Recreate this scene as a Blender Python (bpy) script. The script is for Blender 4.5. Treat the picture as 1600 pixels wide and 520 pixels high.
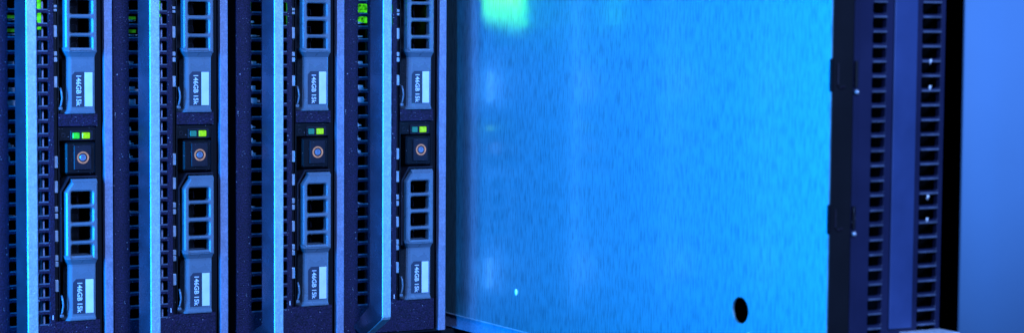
import bpy, bmesh, math, random
from mathutils import Vector, Matrix

# ------------------------------------------------------------------ clear
for o in list(bpy.data.objects):
    bpy.data.objects.remove(o, do_unlink=True)
S = bpy.context.scene
COL = S.collection
MM = 0.001
ZB = 162.0            # the blades' foot is 162 mm below the photo's eye level datum: world z = 0 there
rnd = random.Random(7)

# ------------------------------------------------------------------ camera
YAW, PITCH, ROLL = math.radians(29.8745), math.radians(3.4693), math.radians(0.3569)
FPX = 3335.4
cam_d = bpy.data.cameras.new('camera')
cam = bpy.data.objects.new('camera', cam_d)
COL.objects.link(cam)
fwd = Vector((math.sin(YAW) * math.cos(PITCH), math.cos(YAW) * math.cos(PITCH), -math.sin(PITCH)))
rt = Vector((math.cos(YAW), -math.sin(YAW), 0))
up = rt.cross(fwd)
r2 = math.cos(ROLL) * rt + math.sin(ROLL) * up
u2 = -math.sin(ROLL) * rt + math.cos(ROLL) * up
CAMP = Vector((-362.95, -1066.04, 4.86 + ZB)) * MM
cam.matrix_world = Matrix(((r2.x, u2.x, -fwd.x, CAMP.x), (r2.y, u2.y, -fwd.y, CAMP.y),
                           (r2.z, u2.z, -fwd.z, CAMP.z), (0, 0, 0, 1)))
cam_d.sensor_fit = 'HORIZONTAL'
cam_d.sensor_width = 36
cam_d.lens = FPX / 1600 * 36
cam_d.clip_start = 0.01
cam_d.clip_end = 20
cam_d.dof.use_dof = True
cam_d.dof.focus_distance = 1.15
cam_d.dof.aperture_fstop = 12.0
S.camera = cam

# ------------------------------------------------------------------ world and lamps
W = bpy.data.worlds.new('World')
S.world = W
W.use_nodes = True
bg = W.node_tree.nodes['Background']
bg.inputs[0].default_value = (0.10, 0.17, 0.85, 1)
bg.inputs[1].default_value = 0.035


def area_lamp(name, loc, target, sx, sy, power, colour):
    d = bpy.data.lights.new(name, 'AREA')
    d.shape = 'RECTANGLE'
    d.size, d.size_y = sx, sy
    d.energy = power
    d.color = colour
    o = bpy.data.objects.new(name, d)
    COL.objects.link(o)
    o.location = loc
    o.rotation_euler = (Vector(target) - Vector(loc)).to_track_quat('-Z', 'Y').to_euler()
    return o


area_lamp('side_lamp', (-0.60, -0.15, 0.14), (0.214, -0.24, 0.10), 0.22, 0.62, 28, (0.001, 0.26, 1.0))
area_lamp('front_lamp', (-0.05, -1.62, 0.84), (0.1, 0.0, 0.15), 0.42, 0.36, 56, (0.19, 0.38, 1.0))

S.view_settings.view_transform = 'Standard'
S.view_settings.look = 'None'
S.view_settings.exposure = 0
S.view_settings.gamma = 1
S.view_settings.use_curve_mapping = False
S.render.engine = 'CYCLES'


# ------------------------------------------------------------------ materials
def new_mat(name):
    m = bpy.data.materials.new(name)
    m.use_nodes = True
    nt = m.node_tree
    return m, nt, nt.nodes, nt.links, nt.nodes['Principled BSDF']


def basic(name, col, rough=0.45, metal=0.0, var=0.12, vscale=60, bump=0.0, bscale=900, spec=0.5, specks=0.0, grain=0.0):
    """principled with cloudy colour variation, fine relief and an optional scatter of dust specks"""
    m, nt, N, L, P = new_mat(name)
    tc = N.new('ShaderNodeTexCoord')
    nz = N.new('ShaderNodeTexNoise')
    nz.inputs['Scale'].default_value = vscale
    nz.inputs['Detail'].default_value = 5
    L.new(tc.outputs['Object'], nz.inputs['Vector'])
    cr = N.new('ShaderNodeValToRGB')
    cr.color_ramp.elements[0].position = 0.3
    cr.color_ramp.elements[1].position = 0.7
    cr.color_ramp.elements[0].color = (*[c * (1 - var) for c in col], 1)
    cr.color_ramp.elements[1].color = (*[min(1, c * (1 + var)) for c in col], 1)
    L.new(nz.outputs['Fac'], cr.inputs['Fac'])
    out = cr.outputs['Color']
    if grain > 0:
        ng = N.new('ShaderNodeTexNoise')
        ng.inputs['Scale'].default_value = 1150
        ng.inputs['Detail'].default_value = 2
        L.new(tc.outputs['Object'], ng.inputs['Vector'])
        mg = N.new('ShaderNodeMapRange')
        mg.inputs['From Min'].default_value = 0.35
        mg.inputs['From Max'].default_value = 0.70
        mg.inputs['To Min'].default_value = 1 - grain
        mg.inputs['To Max'].default_value = 1 + 1.6 * grain
        L.new(ng.outputs['Fac'], mg.inputs['Value'])
        sc = N.new('ShaderNodeVectorMath'); sc.operation = 'SCALE'
        L.new(out, sc.inputs[0]); L.new(mg.outputs['Result'], sc.inputs['Scale'])
        out = sc.outputs['Vector']
    if specks > 0:
        vo = N.new('ShaderNodeTexVoronoi')
        vo.inputs['Scale'].default_value = 620
        L.new(tc.outputs['Object'], vo.inputs['Vector'])
        n3 = N.new('ShaderNodeTexNoise')
        n3.inputs['Scale'].default_value = 140
        L.new(tc.outputs['Object'], n3.inputs['Vector'])
        th = N.new('ShaderNodeMath'); th.operation = 'LESS_THAN'
        mul = N.new('ShaderNodeMath'); mul.operation = 'MULTIPLY_ADD'
        L.new(n3.outputs['Fac'], mul.inputs[0])
        mul.inputs[1].default_value = 0.55
        mul.inputs[2].default_value = -0.245 + 0.12 * specks
        L.new(vo.outputs['Distance'], th.inputs[0])
        L.new(mul.outputs[0], th.inputs[1])
        mx = N.new('ShaderNodeMix'); mx.data_type = 'RGBA'
        L.new(th.outputs[0], mx.inputs[0])
        L.new(out, mx.inputs[6])
        mx.inputs[7].default_value = (0.30, 0.30, 0.34, 1)
        out = mx.outputs[2]
    L.new(out, P.inputs['Base Color'])
    rr = N.new('ShaderNodeMapRange')
    rr.inputs['To Min'].default_value = max(0.03, rough - 0.08)
    rr.inputs['To Max'].default_value = min(1, rough + 0.08)
    L.new(nz.outputs['Fac'], rr.inputs['Value'])
    L.new(rr.outputs['Result'], P.inputs['Roughness'])
    P.inputs['Metallic'].default_value = metal
    P.inputs['Specular IOR Level'].default_value = spec
    if bump > 0:
        n2 = N.new('ShaderNodeTexNoise')
        n2.inputs['Scale'].default_value = bscale
        n2.inputs['Detail'].default_value = 2
        L.new(tc.outputs['Object'], n2.inputs['Vector'])
        b = N.new('ShaderNodeBump')
        b.inputs['Strength'].default_value = bump
        b.inputs['Distance'].default_value = 0.0006
        L.new(n2.outputs['Fac'], b.inputs['Height'])
        L.new(b.outputs['Normal'], P.inputs['Normal'])
    return m


def glow(name, col, strength, lo=0.75, hi=1.25):
    m, nt, N, L, P = new_mat(name)
    P.inputs['Base Color'].default_value = (*[c * 0.3 for c in col], 1)
    P.inputs['Emission Color'].default_value = (*col, 1)
    tc = N.new('ShaderNodeTexCoord')
    nz = N.new('ShaderNodeTexNoise'); nz.inputs['Scale'].default_value = 500
    L.new(tc.outputs['Object'], nz.inputs['Vector'])
    mr = N.new('ShaderNodeMapRange')
    mr.inputs['From Min'].default_value = 0.35
    mr.inputs['From Max'].default_value = 0.65
    mr.inputs['To Min'].default_value = strength * lo
    mr.inputs['To Max'].default_value = strength * hi
    L.new(nz.outputs['Fac'], mr.inputs['Value'])
    L.new(mr.outputs['Result'], P.inputs['Emission Strength'])
    P.inputs['Roughness'].default_value = 0.3
    return m


def brushed(name):
    m, nt, N, L, P = new_mat(name)
    tc = N.new('ShaderNodeTexCoord')
    mp = N.new('ShaderNodeMapping')
    mp.inputs['Scale'].default_value = (1, 900, 120)
    L.new(tc.outputs['Object'], mp.inputs['Vector'])
    nz = N.new('ShaderNodeTexNoise')
    nz.inputs['Scale'].default_value = 1.0
    nz.inputs['Detail'].default_value = 4
    nz.inputs['Roughness'].default_value = 0.6
    L.new(mp.outputs['Vector'], nz.inputs['Vector'])
    cr = N.new('ShaderNodeValToRGB')
    cr.color_ramp.elements[0].position = 0.36
    cr.color_ramp.elements[1].position = 0.54
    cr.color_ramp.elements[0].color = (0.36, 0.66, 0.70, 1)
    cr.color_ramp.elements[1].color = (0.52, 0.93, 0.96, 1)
    L.new(nz.outputs['Fac'], cr.inputs['Fac'])
    L.new(cr.outputs['Color'], P.inputs['Base Color'])
    mr = N.new('ShaderNodeMapRange')
    mr.inputs['To Min'].default_value = 0.37
    mr.inputs['To Max'].default_value = 0.47
    L.new(nz.outputs['Fac'], mr.inputs['Value'])
    L.new(mr.outputs['Result'], P.inputs['Roughness'])
    P.inputs['Metallic'].default_value = 0.92
    b = N.new('ShaderNodeBump')
    b.inputs['Strength'].default_value = 0.12
    b.inputs['Distance'].default_value = 0.0004
    L.new(nz.outputs['Fac'], b.inputs['Height'])
    L.new(b.outputs['Normal'], P.inputs['Normal'])
    gl = N.new('ShaderNodeBsdfAnisotropic')
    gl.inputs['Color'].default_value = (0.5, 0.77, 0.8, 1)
    gl.inputs['Roughness'].default_value = 0.13
    mxs = N.new('ShaderNodeMixShader')
    mxs.inputs[0].default_value = 0.22
    L.new(P.outputs[0], mxs.inputs[1]); L.new(gl.outputs[0], mxs.inputs[2])
    L.new(mxs.outputs[0], N['Material Output'].inputs['Surface'])
    return m


M = {
    'face': basic('powder_coated_black', (0.016, 0.008, 0.030), 0.55, 0, 0.18, 150, 0.7, 1500, 0.22, 0.45, 0.55),
    'dark': basic('black_plastic', (0.004, 0.003, 0.005), 0.45, 0, 0.2, 90, 0.1, 1200, 0.22, 0.2),
    'inside': basic('blackened_steel_inside', (0.006, 0.006, 0.008), 0.7, 0, 0.2, 60, spec=0.15),
    'key': basic('charcoal_plastic', (0.014, 0.010, 0.018), 0.45, 0, 0.15, 90, 0.12, 1200, 0.3, 0.3),
    'carrier': basic('grey_plastic', (0.17, 0.21, 0.25), 0.28, 0.15, 0.08, 120, 0.12, 1400, 0.5),
    'bar': basic('satin_metal', (0.40, 0.50, 0.52), 0.40, 0.35, 0.10, 300, 0.4, 1800, 0.5, 0.0, 0.12),
    'gloss': basic('glossy_dark_plastic', (0.21, 0.14, 0.20), 0.26, 0.85, 0.15, 80, 0.04, 900, 0.7),
    'strip': basic('folded_steel_edge', (0.27, 0.29, 0.40), 0.4, 0.2, 0.10, 200, 0.3, 1600, 0.5, 0.0, 0.15),
    'tab': basic('spring_steel', (0.55, 0.57, 0.60), 0.35, 0.6, 0.15, 200),
    'comp': basic('pale_component', (0.60, 0.62, 0.65), 0.4, 0.0, 0.25, 400),
    'label': basic('label_navy_print', (0.03, 0.035, 0.06), 0.5, 0, 0.1, 200),
    'white': basic('label_white', (0.84, 0.84, 0.80), 0.45, 0, 0.10, 110),
    'ink': basic('label_lettering', (0.80, 0.82, 0.84), 0.5, 0, 0.03, 200),
    'mesh5': basic('satin_front_steel', (0.034, 0.058, 0.15), 0.4, 0.0, 0.15, 40, 0.1, 900, 0.5),
    'front5': basic('satin_front_navy', (0.014, 0.016, 0.045), 0.42, 0.0, 0.15, 40, 0.1, 900, 0.3),
    'rim': basic('painted_edge_light', (0.10, 0.12, 0.17), 0.4, 0.1, 0.35, 180),  # paler tone standing in for light caught on the vent edges
    'panel': basic('painted_panel', (0.115, 0.24, 0.38), 0.75, 0.0, 0.05, 12, 0.03, 700, 0.15),
    'brushed': brushed('brushed_steel'),
    'green': glow('green_led', (0.03, 0.72, 0.05), 0.8),
    'lime': glow('lime_led', (0.30, 0.80, 0.005), 0.85),
    'off': basic('unlit_led', (0.05, 0.28, 0.14), 0.3),
    'amber': glow('amber_ring', (0.50, 0.29, 0.19), 0.62),
    'lens': basic('button_lens', (0.30, 0.33, 0.42), 0.12, 0.3, 0.5, 500),
    'brightled': glow('bright_green_board_led', (0.06, 1.0, 0.0), 9.0),
    'ventled': glow('green_vent_led', (0.10, 0.95, 0.02), 0.85, 0.5, 1.4),
    'dimled': glow('dim_green_board_led', (0.08, 0.9, 0.03), 0.10, 0.3, 1.5),
    'boardled': glow('green_board_led', (0.10, 0.95, 0.02), 0.55, 0.15, 1.5),
}


# ------------------------------------------------------------------ mesh helpers (all lengths in mm)
def finish(name, bm, mat, parent=None, smooth=False):
    bmesh.ops.recalc_face_normals(bm, faces=bm.faces)
    me = bpy.data.meshes.new(name)
    bm.to_mesh(me)
    bm.free()
    me.transform(Matrix.Scale(MM, 4))
    me.materials.append(M[mat])
    if smooth:
        me.polygons.foreach_set('use_smooth', [True] * len(me.polygons))
    o = bpy.data.objects.new(name, me)
    COL.objects.link(o)
    if parent:
        o.parent = parent
    return o


def add_box(bm, x0, x1, y0, y1, z0, z1, bev=0.0):
    r = bmesh.ops.create_cube(bm, size=1)
    vs = r['verts']
    for v in vs:
        v.co = Vector((x0 + (v.co.x + .5) * (x1 - x0), y0 + (v.co.y + .5) * (y1 - y0), z0 + (v.co.z + .5) * (z1 - z0)))
    if bev > 0:
        es = list({e for v in vs for e in v.link_edges})
        bmesh.ops.bevel(bm, geom=es, offset=bev, segments=2, affect='EDGES', profile=0.5)


def box(name, mat, parent, *a, bev=0.0):
    bm = bmesh.new()
    add_box(bm, *a, bev)
    return finish(name, bm, mat, parent)


def rrect(x0, x1, z0, z1, r, n=3):
    pts = []
    for (cx, cz, a0) in ((x1 - r, z1 - r, 0), (x0 + r, z1 - r, 90), (x0 + r, z0 + r, 180), (x1 - r, z0 + r, 270)):
        for k in range(n + 1):
            a = math.radians(a0 + 90 * k / n)
            pts.append((cx + r * math.cos(a), cz + r * math.sin(a)))
    return pts


def circle(cx, cz, r, n=32):
    return [(cx + r * math.cos(2 * math.pi * k / n), cz + r * math.sin(2 * math.pi * k / n)) for k in range(n)]


def offset(poly, d):
    """move the sides of a counter-clockwise convex outline inwards by d"""
    n = len(poly)
    out = []
    for i in range(n):
        p0, p1, p2 = Vector(poly[i - 1]), Vector(poly[i]), Vector(poly[(i + 1) % n])
        a = (p1 - p0).normalized(); b = (p2 - p1).normalized()
        na = Vector((-a.y, a.x)); nb = Vector((-b.y, b.x))
        nn = na + nb
        k = d / max(0.3, (1 + na.dot(nb)))
        out.append((p1.x + nn.x * k, p1.y + nn.y * k))
    return out


def add_plate(bm, outer, holes, y0, y1, bev=0.0, axis='Y'):
    """sheet with outline and holes in the x-z plane (or y-z plane when axis is X), front face at y0, back at y1"""
    sg = 1 if y1 > y0 else -1

    def V(p, d):
        return bm.verts.new((p[0], d, p[1]) if axis == 'Y' else (d, p[0], p[1]))
    loops = [(outer, bev)] + [(h, -bev) for h in holes]
    edges_f, edges_b = [], []
    for poly, b in loops:
        n = len(poly)
        fr = [V(p, y0) for p in (offset(poly, b) if bev else poly)]
        mid = [V(p, y0 + sg * bev) for p in poly] if bev else fr
        bk = [V(p, y1) for p in poly]
        for i in range(n):
            j = (i + 1) % n
            if bev:
                bm.faces.new((fr[i], fr[j], mid[j], mid[i]))
            bm.faces.new((mid[i], mid[j], bk[j], bk[i]))
        edges_f += [bm.edges.get((fr[i], fr[(i + 1) % n])) for i in range(n)]
        edges_b += [bm.edges.get((bk[i], bk[(i + 1) % n])) for i in range(n)]
    bmesh.ops.triangle_fill(bm, use_beauty=True, edges=edges_f)
    bmesh.ops.triangle_fill(bm, use_beauty=True, edges=edges_b)


def plate(name, mat, parent, outer, holes, y0, y1, bev=0.0, axis='Y'):
    bm = bmesh.new()
    add_plate(bm, outer, holes, y0, y1, bev, axis)
    return finish(name, bm, mat, parent)


def rect(x0, x1, z0, z1):
    return [(x0, z0), (x1, z0), (x1, z1), (x0, z1)]


def add_tube(bm, pts, r, n=8):
    rings = []
    for i, p in enumerate(pts):
        p = Vector(p)
        a = Vector(pts[max(0, i - 1)]); b = Vector(pts[min(len(pts) - 1, i + 1)])
        d = (b - a).normalized()
        u = d.orthogonal().normalized(); v = d.cross(u)
        rings.append([bm.verts.new(p + r * (math.cos(2 * math.pi * k / n) * u + math.sin(2 * math.pi * k / n) * v)) for k in range(n)])
    for i in range(len(rings) - 1):
        for k in range(n):
            bm.faces.new((rings[i][k], rings[i][(k + 1) % n], rings[i + 1][(k + 1) % n], rings[i + 1][k]))
    bm.faces.new(rings[0]); bm.faces.new(rings[-1])


def lettering(name, text, mat, parent, size, loc, rot, bold=0.0, depth=0.06):
    """solid letters made from the built-in font, laid at loc (mm)"""
    cu = bpy.data.curves.new(name, 'FONT')
    cu.body = text
    cu.size = size
    cu.offset = bold
    cu.extrude = depth
    cu.align_x = 'CENTER'; cu.align_y = 'CENTER'
    cu.resolution_u = 3
    cu.space_word = 0.7
    t = bpy.data.objects.new(name, cu)
    COL.objects.link(t)
    bpy.context.view_layer.update()
    me = bpy.data.meshes.new_from_object(t.evaluated_get(bpy.context.evaluated_depsgraph_get()))
    bpy.data.objects.remove(t, do_unlink=True)
    bpy.data.curves.remove(cu)
    me.name = name
    me.transform(Matrix.Translation(Vector(loc)) @ rot.to_4x4())
    me.transform(Matrix.Scale(MM, 4))
    me.materials.clear()
    me.materials.append(M[mat])
    o = bpy.data.objects.new(name, me)
    COL.objects.link(o)
    o.parent = parent
    return o


def thing(name, label, cat, loc, group=None):
    o = bpy.data.objects.new(name, None)
    o.empty_display_size = 0.02
    COL.objects.link(o)
    o.location = Vector(loc) * MM
    o['label'] = label
    o['category'] = cat
    if group:
        o['group'] = group
    return o


def copy_tree(root, loc, label):
    r = root.copy()
    COL.objects.link(r)
    r.location = Vector(loc) * MM
    r['label'] = label
    for ch in list(root.children):
        c = ch.copy(); COL.objects.link(c); c.parent = r
        for g in list(ch.children):
            d = g.copy(); COL.objects.link(d); d.parent = c
    return r


def structure(o):
    o['kind'] = 'structure'
    return o


# letters that read from top to bottom, facing the camera side (-y)
FACE = Matrix(((1, 0, 0), (0, 0, -1), (0, 1, 0)))           # text x -> x, text y -> z, facing -y
DOWN = Matrix.Rotation(math.radians(90), 3, 'Y') @ FACE       # turned a quarter clockwise


# ------------------------------------------------------------------ the enclosure behind and below
structure(box('enclosure_floor', 'inside', None, -420, 700, 6, 620, -14, 0))
structure(box('enclosure_ceiling', 'inside', None, -420, 700, 6, 620, 230, 244))
structure(box('enclosure_back_wall', 'inside', None, -420, 700, 620, 634, -14, 244))
structure(box('enclosure_side_wall', 'inside', None, 306, 318, -330, 620, 0, 230))

# ------------------------------------------------------------------ hard drive (origin at its lower right front corner)
DZ = 143.0   # drive bottom is at -143 in photo datum


def make_drive(label, loc):
    t = thing('hard_drive', label, 'hard drive', loc, 'hard drives in the server blades')

    def z(v):
        return v + DZ
    # raised grille with four windows
    out = [(-16.5, z(-109.0)), (-14.6, z(-111.6)), (0.3, z(-111.6)), (0.3, z(-71.2)), (-12.9, z(-71.2)), (-16.5, z(-76.4))]
    wins = [rrect(-13.9, -2.4, z(a), z(b), 1.1) for a, b in ((-82.9, -75.9), (-92.0, -84.6), (-101.6, -94.0), (-110.5, -103.4))]
    g = plate('grille', 'carrier', t, out, wins, -3.2, 1.5, 0.75)
    # sloping cap above the grille
    bm = bmesh.new()
    prof = [(-12.9, z(-71.2)), (0.3, z(-71.2))]
    a = [bm.verts.new(v) for v in ((-12.9, -2.65, z(-71.2)), (0.3, -2.65, z(-71.2)), (0.3, -1.2, z(-69.7)), (-13.1, -1.2, z(-69.7)))]
    b = [bm.verts.new(v) for v in ((-12.9, 8, z(-71.2)), (0.3, 8, z(-71.2)), (0.3, 8, z(-69.7)), (-13.1, 8, z(-69.7)))]
    bm.faces.new(a); bm.faces.new(b)
    for i in range(4):
        bm.faces.new((a[i], a[(i + 1) % 4], b[(i + 1) % 4], b[i]))
    finish('grille_cap', bm, 'carrier', t)
    # lower body, lofted from rows of (z, left x, right x, front y)
    rows = [(-109.2, -16.4, 0.3, -2.7), (-111.0, -15.9, 0.3, -2.9), (-113.9, -14.0, 0.2, -0.2), (-115.0, -13.8, 0.2, 0.0), (-140.9, -14.1, 0.1, 0.0),
            (-141.5, -14.3, 0.1, -0.3), (-142.4, -15.0, 0.1, -1.0), (-143.0, -15.2, 0.1, -0.8)]
    bm = bmesh.new()
    rings = []
    for (zz, xl, xr, y) in rows:
        zz = z(zz)
        pts = [(xl - 0.6, 9), (xl - 0.6, y + 2.0), (xl, y + 0.7), (xl + 1.0, y + 0.1), (xl + 1.6, y), (xr - 0.9, y), (xr - 0.2, y + 0.25), (xr, y + 0.9), (xr, 9)]
        rings.append([bm.verts.new((x, yy, zz)) for x, yy in pts])
    for i in range(len(rings) - 1):
        for k in range(8):
            bm.faces.new((rings[i][k], rings[i][k + 1], rings[i + 1][k + 1], rings[i + 1][k]))
    bm.faces.new(rings[0]); bm.faces.new(rings[-1])
    finish('body', bm, 'carrier', t)
    # dark drive core behind the windows, with a few struts one can see inside
    core = box('core', 'inside', t, -15.9, -0.1, 26, 95, z(-142.6), z(-70.2))
    for q, zc in enumerate((-79.4, -88.3, -97.8, -107.0)):
        bm = bmesh.new()
        sx = rnd.uniform(-1.2, 1.2)
        add_tube(bm, [(-12.6, 7.5, z(zc + 2.2)), (-10.4 + sx, 7.2, z(zc + 0.2)), (-12.4, 7.5, z(zc - 2.6))], 0.28, 6)
        add_tube(bm, [(-10.4 + sx, 7.2, z(zc + 0.2)), (-7.6, 6.8, z(zc + 0.4)), (-6.6, 7.6, z(zc + 2.6))], 0.26, 6)
        add_tube(bm, [(-7.6, 6.8, z(zc + 0.4)), (-7.0, 7.6, z(zc - 2.8))], 0.22, 6)
        finish('strut', bm, 'key', t)
    # label
    lab = plate('label', 'label', t, [(-12.2, z(-139.6)), (-1.1, z(-139.6)), (-1.1, z(-121.6)), (-10.6, z(-121.6)), (-12.2, z(-123.4))], [], -0.12, 0.05)
    plate('blank_patch', 'white', lab, rect(-5.5, -1.25, z(-139.4), z(-121.8)), [], -0.2, 0.0)
    lettering('lettering', '146GB 15k', 'ink', lab, 3.6, (-8.75, -0.17, z(-130.9)), DOWN, 0.06, 0.04)
    # thin pale outline of the printed label
    bm = bmesh.new()
    add_plate(bm, [(-12.5, z(-139.9)), (-0.8, z(-139.9)), (-0.8, z(-121.3)), (-10.75, z(-121.3)), (-12.5, z(-123.2))],
              [[(-12.25, z(-139.65)), (-1.05, z(-139.65)), (-1.05, z(-121.55)), (-10.65, z(-121.55)), (-12.25, z(-123.35))]], -0.09, 0.03)
    finish('border', bm, 'carrier', lab)
    # release latch at the lower left
    bm = bmesh.new()
    add_tube(bm, [(-17.9, 1.0, z(-129.8)), (-17.6, 0.2, z(-132.2)), (-17.3, 0.2, z(-135.0)), (-17.7, 0.6, z(-138.2)), (-18.3, 1.2, z(-140.2))], 0.5, 8)
    add_box(bm, -18.9, -16.9, 0.6, 3.0, z(-141.2), z(-139.6), 0.3)
    finish('latch', bm, 'carrier', t, True)
    return t


# ------------------------------------------------------------------ server blade (origin: drive-edge line, foot level)
XI = [0.0, 64.26, 132.92, 196.55]
ZT = 58.0          # top of a blade in photo datum
ROWP = 7.02


def make_blade(label, loc):
    t = thing('server_blade', label, 'server blade', loc, 'server blades slotted side by side')

    def z(v):
        return v + ZB
    rows = []
    zc = -141.55
    while zc < ZT - 6:
        rows.append(zc); zc += ROWP
    # left front sheet with three rows of square vents
    holes = []
    for zc in rows:
        for (a, b) in ((-45.6, -39.3), (-30.2, -24.4)):
            holes.append(rrect(a, b, z(zc - 2.55), z(zc + 2.55), 0.55, 1))
    plate('vent_panel', 'face', t, rect(-54.2, -21.6, z(-160.5), z(ZT)), holes, 0, 1.6, 0.22)
    bm = bmesh.new()  # pale slats that paint the light along each vent's lower edge
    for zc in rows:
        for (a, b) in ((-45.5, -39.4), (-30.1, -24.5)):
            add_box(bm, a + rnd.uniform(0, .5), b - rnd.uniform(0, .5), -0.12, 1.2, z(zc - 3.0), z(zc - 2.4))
    finish('vent_edge_light', bm, 'rim', t)['kind'] = 'stuff'
    # lower and middle front sheets under and between the drives
    plate('lower_panel', 'face', t, rect(-21.6, 2.4, z(-160.5), z(-143.05)), [], 0.25, 10)
    plate('middle_panel', 'face', t, rect(-19.2, 1.6, z(-42.4), z(-36.05)), [], 0.4, 10)
    plate('upper_panel', 'face', t, rect(-21.6, 3.0, z(38.3), z(ZT)), [], 0.25, 10)
    # folded edges of the casing
    box('edge_strip', 'strip', t, 5.0, 9.4, -0.6, 3.0, z(-161.5), z(ZT + 0.5), bev=0.35)
    box('edge_groove', 'inside', t, 3.0, 5.0, 4.6, 8, z(-161.2), z(ZT))
    # casing
    bm = bmesh.new()
    add_box(bm, 8.0, 9.3, 3.0, 470, z(-161.4), z(ZT))
    add_box(bm, -54.2, -53.0, 1.5, 470, z(-161.4), z(ZT))
    add_box(bm, -53.0, 8.0, 1.6, 470, z(-162.0), z(-160.6))
    add_box(bm, -53.0, 8.0, 1.6, 470, z(ZT - 1.4), z(ZT))
    add_box(bm, -53.0, 8.0, 110, 112, z(-160.6), z(ZT - 1.4))
    finish('casing', bm, 'inside', t)
    # drive bay walls
    bm = bmesh.new()
    add_box(bm, -19.3, -18.7, 1.0, 100, z(-160), z(ZT - 2))
    add_box(bm, 2.2, 3.0, 10.0, 100, z(-160), z(ZT - 2))
    add_box(bm, -18.7, 2.2, 10.0, 12.0, z(-69.5), z(-36.1))
    finish('drive_bay', bm, 'dark', t)
    box('bay_ridge', 'inside', t, 1.2, 2.9, 3.2, 9.9, z(-143.0), z(38.2), bev=0.3)
    # rim round the head of the lower drive
    o1 = [(-18.6, z(-112)), (-17.9, z(-112)), (-17.9, z(-76.2)), (-13.6, z(-69.0)), (1.1, z(-69.0)), (1.1, z(-68.2)), (-14.1, z(-68.2)), (-18.6, z(-75.8))]
    bm = bmesh.new()
    f = [bm.verts.new((x, -0.2, q)) for x, q in o1]; bk = [bm.verts.new((x, 9.8, q)) for x, q in o1]
    bm.faces.new(f); bm.faces.new(bk)
    for i in range(8):
        bm.faces.new((f[i], f[(i + 1) % 8], bk[(i + 1) % 8], bk[i]))
    finish('drive_rim', bm, 'key', t)
    # inner rail seen through the right-hand vents
    box('inner_rail', 'strip', t, -26.8, -26.0, 3.5, 30, z(-152), z(46))
    # spring tabs left of the drives
    tabs = []
    for (a, b) in ((20, 33), (37, 50), (110, 163), (225, 245), (250, 272), (335, 385)):
        tabs.append((-22.6 + 0, 19.4 - a / 8.62 + 2.6, 19.4 - b / 8.62 + 2.6))
    for (a, b) in ((212, 265), (322, 375), (435, 460), (466, 490)):
        tabs.append((0, -33.2 - a / 8.62, -33.2 - b / 8.62))
    for (a, b) in ((55, 105), (165, 190), (193, 217), (275, 328)):
        tabs.append((0, -89.7 - a / 8.62, -89.7 - b / 8.62))
    for (_, a, b) in tabs:
        box('spring_tab', 'tab', t, -21.2, -19.5, 0.9, 2.4, z(b), z(a), bev=0.3)
    box('tab_channel', 'dark', t, -21.6, -19.4, 2.41, 10, z(-143), z(38.2))
    # status panel with two lamps and a drive symbol
    sp = plate('status_panel', 'dark', t, [(-18.6, z(-50.2)), (1.1, z(-50.2)), (1.1, z(-43.6)), (0.2, z(-42.7)), (-17.6, z(-42.7)), (-18.6, z(-43.7))], [], 2.2, 10, 0.4)
    rim = [(-18.6, 2.2, z(-49.6)), (-18.6, 2.1, z(-44.2)), (-17.9, 2.1, z(-43.1)), (-16.9, 2.0, z(-42.8)), (0.3, 2.0, z(-42.9)), (0.9, 2.1, z(-43.8))]
    bm = bmesh.new(); add_tube(bm, rim, 0.22, 6)
    finish('rim', bm, 'key', sp)
    plate('lamp_holder', 'key', sp, rrect(-12.6, -0.6, z(-50.0), z(-44.6), 0.7), [rrect(-11.6, -7.6, z(-49.2), z(-45.7), 0.5), rrect(-6.5, -2.1, z(-49.2), z(-45.7), 0.5)], 1.2, 2.2, 0.25)
    plate('drive_symbol', 'key', sp, rrect(-17.3, -15.1, z(-48.3), z(-45.9), 0.8), [rrect(-16.9, -15.5, z(-47.9), z(-46.3), 0.5)], 1.95, 2.2)
    # power button
    pb = plate('power_button', 'dark', t, rrect(-15.6, 0.4, z(-67.4), z(-50.7), 1.3), [], 0.2, 10, 0.9)
    plate('key', 'key', pb, rrect(-11.4, -2.2, z(-65.0), z(-52.3), 0.4), [], -0.7, 0.3, 0.3)
    plate('ring', 'amber', pb, circle(-6.7, z(-58.7), 3.15, 36), [circle(-6.7, z(-58.7), 2.35, 36)], -0.95, -0.69)
    plate('lens', 'lens', pb, circle(-6.7, z(-58.7), 1.75, 24), [], -1.0, -0.69, 0.25)
    # handle bar standing off the face, bending back at both ends
    bm = bmesh.new()
    def sect(yf, yb, zz_f, zz_b):
        return [(-45.0, yf, zz_f), (-40.3, yf, zz_f), (-40.0, yf + .3, zz_f), (-40.0, yb, zz_b), (-47.6, yb, zz_b), (-48.0, yb - .3, zz_b), (-45.3, yf + .3, zz_f)]
    secs = [sect(-1.5, 6, z(-172) , z(-160)), sect(-29.0, -19.4, z(-155.7), z(-149.0)), sect(-30.0, -20.0, z(-154.3), z(-147.4)),
            sect(-30.0, -20.0, z(42.0), z(36.0)), sect(-29.0, -19.4, z(43.5), z(37.5)), sect(0.0, 6.0, z(66), z(56))]
    secs[0] = sect(-7.0, 1.38, z(-161.0), z(-156.5))
    secs[-1] = sect(-7.0, 1.38, z(58.0), z(54))
    rings = [[bm.verts.new(p) for p in s] for s in secs]
    for i in range(len(rings) - 1):
        for k in range(7):
            bm.faces.new((rings[i][k], rings[i][(k + 1) % 7], rings[i + 1][(k + 1) % 7], rings[i + 1][k]))
    bm.faces.new(rings[0]); bm.faces.new(rings[-1])
    hb = finish('handle_bar', bm, 'gloss', t)
    bm = bmesh.new()
    fs = [(-7.0, -161.0), (-29.0, -155.7), (-30.0, -154.3), (-30.0, 42.0), (-29.0, 43.5), (-7.0, 58.0)]
    ra = []
    for (yy, q) in fs:
        ra.append([bm.verts.new(p) for p in ((-45.2, yy + 0.2, z(q)), (-44.9, yy - 0.25, z(q)), (-40.3, yy - 0.25, z(q)), (-39.9, yy + 0.3, z(q)))])
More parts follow.
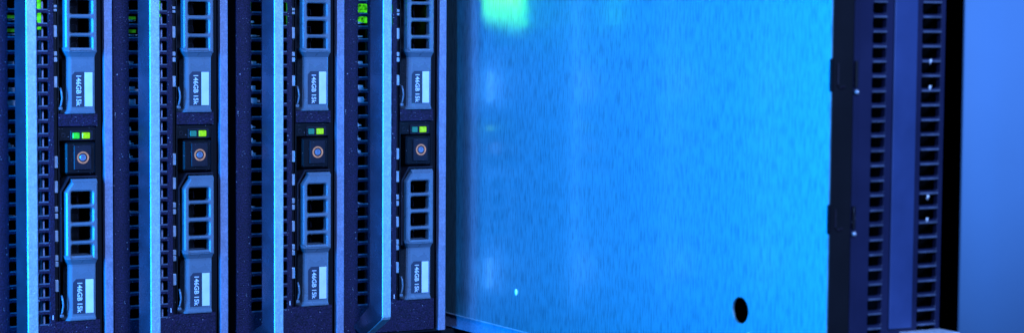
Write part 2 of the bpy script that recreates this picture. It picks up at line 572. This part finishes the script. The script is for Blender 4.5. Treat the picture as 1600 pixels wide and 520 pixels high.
    for i in range(len(ra) - 1):
        for k in range(3):
            bm.faces.new((ra[i][k], ra[i][k + 1], ra[i + 1][k + 1], ra[i + 1][k]))
    finish('front_facing', bm, 'bar', hb)
    # small white numeral beside the lower drive
    lettering('slot_numeral', '1', 'ink', t, 3.2, (-22.9, -0.03, z(-140.9)), FACE, 0.06, 0.03)
    return t


blade_labels = ['leftmost server blade, with both of its status lamps lit green',
                'second server blade from the left, beside the dark gap',
                'third server blade from the left, just right of the dark gap',
                'fourth server blade from the left, next to the bright steel side plate']
pos = ['leftmost', 'second', 'third', 'fourth']
blades, drives = [], []
for i, x in enumerate(XI):
    if i == 0:
        blades.append(make_blade(blade_labels[0], (x, 0, 0)))
    else:
        blades.append(copy_tree(blades[0], (x, 0, 0), blade_labels[i]))
# the fourth blade's handle bends back a little higher than the others
for hb in [c for c in blades[3].children if c.name.startswith('handle_bar')]:
    for o in [hb] + list(hb.children):
        o.data = o.data.copy()
        for v in o.data.vertices:
            zp = v.co.z / MM - ZB
            if -156.2 < zp < -147.0 and v.co.y < -0.015:
                v.co.z += 6.6 * MM
for i, x in enumerate(XI):
    for k, (word, dz) in enumerate((('lower', 0.0), ('upper', 107.0))):
        lab = '%s grey hard drive, marked 146GB 15k, of the %s server blade' % (word, ('leftmost' if i == 0 else pos[i]) + ('' if i == 0 else ' from left'))
        lab = '%s grey hard drive in the %s' % (word, ['leftmost server blade', 'second server blade from the left', 'third server blade from the left', 'fourth server blade, beside the bright side plate'][i])
        l = (x + (rnd.uniform(-.2, .2) if drives else 0), rnd.uniform(-.15, .15), ZB - DZ + dz)
        drives.append(make_drive(lab, l) if not drives else copy_tree(drives[0], l, lab))

# lamps that differ from blade to blade, and what shows through the vents
for i, b in enumerate(blades):
    sp = [c for c in b.children if c.name.startswith('status_panel')][0]

    def z(v):
        return v + ZB
    l1 = plate('status_lamp', 'green' if i == 0 else 'off', sp, rrect(-11.4, -7.8, z(-49.0), z(-45.9), 0.4), [], 1.0, 2.3, 0.2)
    l1['label'] = 'lit green status lamp' if i == 0 else 'unlit dark green status lamp'
    l2 = plate('status_lamp', 'lime', sp, rrect(-6.3, -2.3, z(-49.0), z(-45.9), 0.4), [], 1.0, 2.3, 0.2)
    l2['label'] = 'lit lime green status lamp'
    # pale components on the board behind the left vents
    r = random.Random(20 + i)
    for (zc, h, w) in ((-11.0, 3.8, 3.0), (-24.5, 4.4, 3.4), (-30.5, 3.2, 4.2), (-44.5, 2.0, 1.0), (-52.3, 3.6, 1.0), (-59.0, 3.4, 1.0), (-88, 1.2, 2.6), (12.0, 1.2, 2.0), (4.5, 1.0, 3.4)):
        dx = r.uniform(-0.5, 0.5)
        x0 = -46.6 + 2.4 + dx
        box('circuit_component', 'comp', b, x0 - 0.8, x0 + w - 0.8, 2.3, 9.0, z(zc - h / 2), z(zc + h / 2), bev=0.25)
        if r.random() < 0.5:
            box('circuit_component', 'comp', b, x0 + w - 0.7, x0 + w + 1.2, 3.0, 8.0, z(zc - h / 4), z(zc + h / 6), bev=0.15)
    if i < 2:
        for zc in (13.5, 6.6):
            box('board_lamp', 'dimled', b, -44.5, -39.6, 6.0, 7.0, z(zc - .9), z(zc + .7))
    # green board lamps glowing behind the upper vents
    if i == 0:
        box('board_lamp', 'ventled', b, -29.8, -27.0, 4, 5, z(7), z(34))
    elif i == 1:
        box('board_lamp', 'ventled', b, -28.9, -27.0, 4, 5, z(14), z(36))
    elif i == 2:
        box('board_lamp', 'brightled', b, -29.9, -24.6, 6, 7, z(12), z(30))
    elif i == 3:
        box('board_lamp', 'brightled', b, -30.0, -24.6, 5, 6, z(11), z(30))
        box('board_lamp', 'boardled', b, -44.0, -35.0, 8, 9, z(12), z(36))

# made-up hooded light, added unseen to throw a green patch onto the side plate
b4 = blades[3]


def z(v):
    return v + ZB


XS, YS, ZS = -24.5, -4.0, 45.0            # lamp point, in the blade's own millimetres
XO = -16.0                                # plane of the hood's opening
XW = 213.9 - XI[3]
k = (XO - XS) / (XW - XS)
opening = [(YS + k * (a - YS), z(ZS + k * (b - ZS))) for a, b in ((-75.0, 5.5), (-28.6, 10.6), (-28.6, 44.0), (-75.0, 44.0))]
hood = plate('added_light_hood', 'dark', b4, rect(-30.0, 0.0, z(36.5), z(52.0)), [opening], XO, XO + 0.5, 0.0, 'X')
bm = bmesh.new()
add_box(bm, -27.0, XO, -30.0, -29.4, z(36.5), z(52.0))
add_box(bm, -27.6, -27.0, -30.0, 0.0, z(36.5), z(52.0))
add_box(bm, -27.0, XO, -29.4, 0.0, z(36.5), z(37.1))
add_box(bm, -27.0, XO, -29.4, 0.0, z(51.4), z(52.0))
finish('added_hood_shell', bm, 'dark', hood)
bm = bmesh.new()
bmesh.ops.create_uvsphere(bm, u_segments=12, v_segments=8, radius=1.2)
bmesh.ops.translate(bm, verts=bm.verts, vec=(XS - 1.6, YS, z(ZS)))
finish('added_green_led', bm, 'brightled', hood, True)
pl = bpy.data.lights.new('added_green_light', 'POINT')  # added light, not a known lamp of the blade
pl.energy = 0.4
pl.color = (0.16, 1.0, 0.0)
pl.shadow_soft_size = 0.0012
plo = bpy.data.objects.new('added_green_light', pl)
COL.objects.link(plo)
plo.parent = b4
plo.location = Vector((XS, YS, z(ZS))) * MM

# ------------------------------------------------------------------ the blade pulled far out of its slot
XP, XQ = 213.9, 277.6
YF = -336.7
p5 = thing('extended_server_blade', 'server blade pulled far out, its wide brushed steel side plate shining bright blue', 'server blade', (XP, 0, 0))
DROOP = math.radians(0.3)


def zz(v):
    return v + ZB


W5 = XQ - XP
# side plate with its round hole; x = 0 is the plate's outer face, it faces the other blades
plate('side_plate', 'brushed', p5, rect(YF + 0.4, 260, zz(-153.4), zz(ZT)), [circle(-272.8, zz(-118.2), 6.0, 40)], 0.0, 1.2, 0.25, 'X')
plate('bottom_flange', 'strip', p5, rect(YF + 0.4, 260, zz(-161.6), zz(-153.9)), [], 0.5, 2.0, 0.2, 'X')
box('flange_seam', 'tab', p5, -0.5, 1.3, YF + 0.6, 259.5, zz(-154.1), zz(-153.42), bev=0.2)
for (yy, zc) in ((-66.9, -133.0), (-73.4, -156.4), (-279.5, -129.5)):
    bm = bmesh.new()
    bmesh.ops.create_uvsphere(bm, u_segments=12, v_segments=8, radius=1)
    for v in bm.verts:
        v.co = Vector((v.co.x * 0.7 + (0.0 if zc > -153 else 0.5), yy + v.co.y * 1.3, zz(zc) + v.co.z * 1.9))
    finish('rivet', bm, 'white', p5, True)
# inner casing
bm = bmesh.new()
add_box(bm, 2.0, W5 - 0.4, YF + 40, 258, zz(-162), zz(-161))
add_box(bm, W5 - 1.4, W5 - 0.2, YF + 4, 258, zz(-161), zz(ZT))
add_box(bm, 2.0, W5 - 1.4, YF + 40, 258, zz(ZT - 1), zz(ZT))
add_box(bm, 12.0, W5 - 1.4, YF + 60, 258, zz(-160.9), zz(ZT - 1.1))
finish('casing', bm, 'inside', p5)
# front: black gasket with clips, steel edge, vented front sheet
plate('front_gasket', 'inside', p5, rect(0.5, 11.6, zz(-161.6), zz(ZT)), [], YF - 0.2, YF + 10, 0.2)
for (za, zb) in ((-1.8, -16.1), (-64.8, -77.6)):
    plate('gasket_clip', 'dark', p5, rrect(YF - 0.6, YF + 1.2, zz(zb), zz(za), 0.7), [], -0.5, 0.6, 0.3, 'X')
    bm = bmesh.new()
    add_tube(bm, [(3.0, YF - 0.5, zz(za - 2)), (2.9, YF - 0.6, zz(zb + 3)), (4.2, YF - 0.6, zz(zb + 1.6)), (7.0, YF - 0.5, zz(zb + 2.2))], 0.5, 6)
    finish('clip_wire', bm, 'key', p5)
    bm = bmesh.new()
    add_tube(bm, [(12.6, YF - 0.9, zz(za - 1)), (12.5, YF - 1.1, zz(zb + 2))], 0.9, 8)
    finish('clip_pin', bm, 'dark', p5)
    bm = bmesh.new()
    bmesh.ops.create_uvsphere(bm, u_segments=10, v_segments=8, radius=1.1)
    bmesh.ops.translate(bm, verts=bm.verts, vec=(12.6, YF - 1.6, zz(zb - 0.2)))
    finish('pin_head', bm, 'tab', p5, True)
plate('front_edge', 'front5', p5, rect(11.7, 14.6, zz(-161.6), zz(ZT)), [], YF - 0.8, YF + 6, 0.5)
holes = []
zc = -123.0
while zc < ZT - 6:
    holes.append(rrect(22.3, 29.9, zz(zc - 2.3), zz(zc + 2.3), 0.6, 1))
    holes.append(rrect(50.2, 60.9, zz(zc - 2.45), zz(zc + 2.45), 0.6, 1))
    zc += 6.5
plate('vent_panel', 'front5', p5, rect(14.7, W5 - 0.1, zz(-161.6), zz(ZT)), holes, YF, YF + 2.6, 0.35)
bm = bmesh.new()  # pale slats painting the lit edges between the vents
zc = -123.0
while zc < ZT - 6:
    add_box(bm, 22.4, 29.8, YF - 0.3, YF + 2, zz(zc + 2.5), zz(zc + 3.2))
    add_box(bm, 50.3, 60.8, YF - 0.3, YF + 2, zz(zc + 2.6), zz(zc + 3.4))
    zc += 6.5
finish('vent_edge_light', bm, 'rim', p5)['kind'] = 'stuff'
box('raised_rib', 'mesh5', p5, 33.5, 46.5, YF - 1.2, YF - 0.02, zz(-121), zz(ZT - 0.5), bev=0.5)
box('front_lip', 'comp', p5, 40.0, 70.0 - 6.5, YF - 14, YF - 0.05, zz(-124.6), zz(-122.4), bev=0.4)
for zc in (-3.3, -14.9, -63.4, -73.5):  # small white slivers put in as painted glints at the vents
    bm = bmesh.new()
    add_tube(bm, [(55.0 + rnd.uniform(-.4, .4), YF - 0.6, zz(zc + 1.1)), (54.8, YF + 0.3, zz(zc - 1.0))], 0.55, 8)
    finish('vent_glint', bm, 'white', p5, True)
p5.rotation_euler = (DROOP, 0, 0)

# ------------------------------------------------------------------ smooth panel at the right edge
sp = thing('cabinet_panel', 'smooth blue-lit cabinet panel along the right edge, out of focus', 'panel', (290.0, 0, 0))
bm = bmesh.new()
pr = [(0, YF + 2)] + [(x, YF + 1 - 7.0 * (1 - math.exp(-x / 13.0))) for x in (0, 1, 2, 4, 6, 8, 10, 12, 14, 17, 20, 24, 28, 33, 40, 50, 70)] + [(120, YF - 6.1), (120, YF + 3)]
NP = len(pr)
bot = [bm.verts.new((x, y, -14)) for x, y in pr]
top = [bm.verts.new((x, y, 240)) for x, y in pr]
bm.faces.new(bot); bm.faces.new(top)
for i in range(NP):
    f = bm.faces.new((bot[i], bot[(i + 1) % NP], top[(i + 1) % NP], top[i]))
    f.smooth = 0 < i < NP - 3
finish('panel_sheet', bm, 'panel', sp)
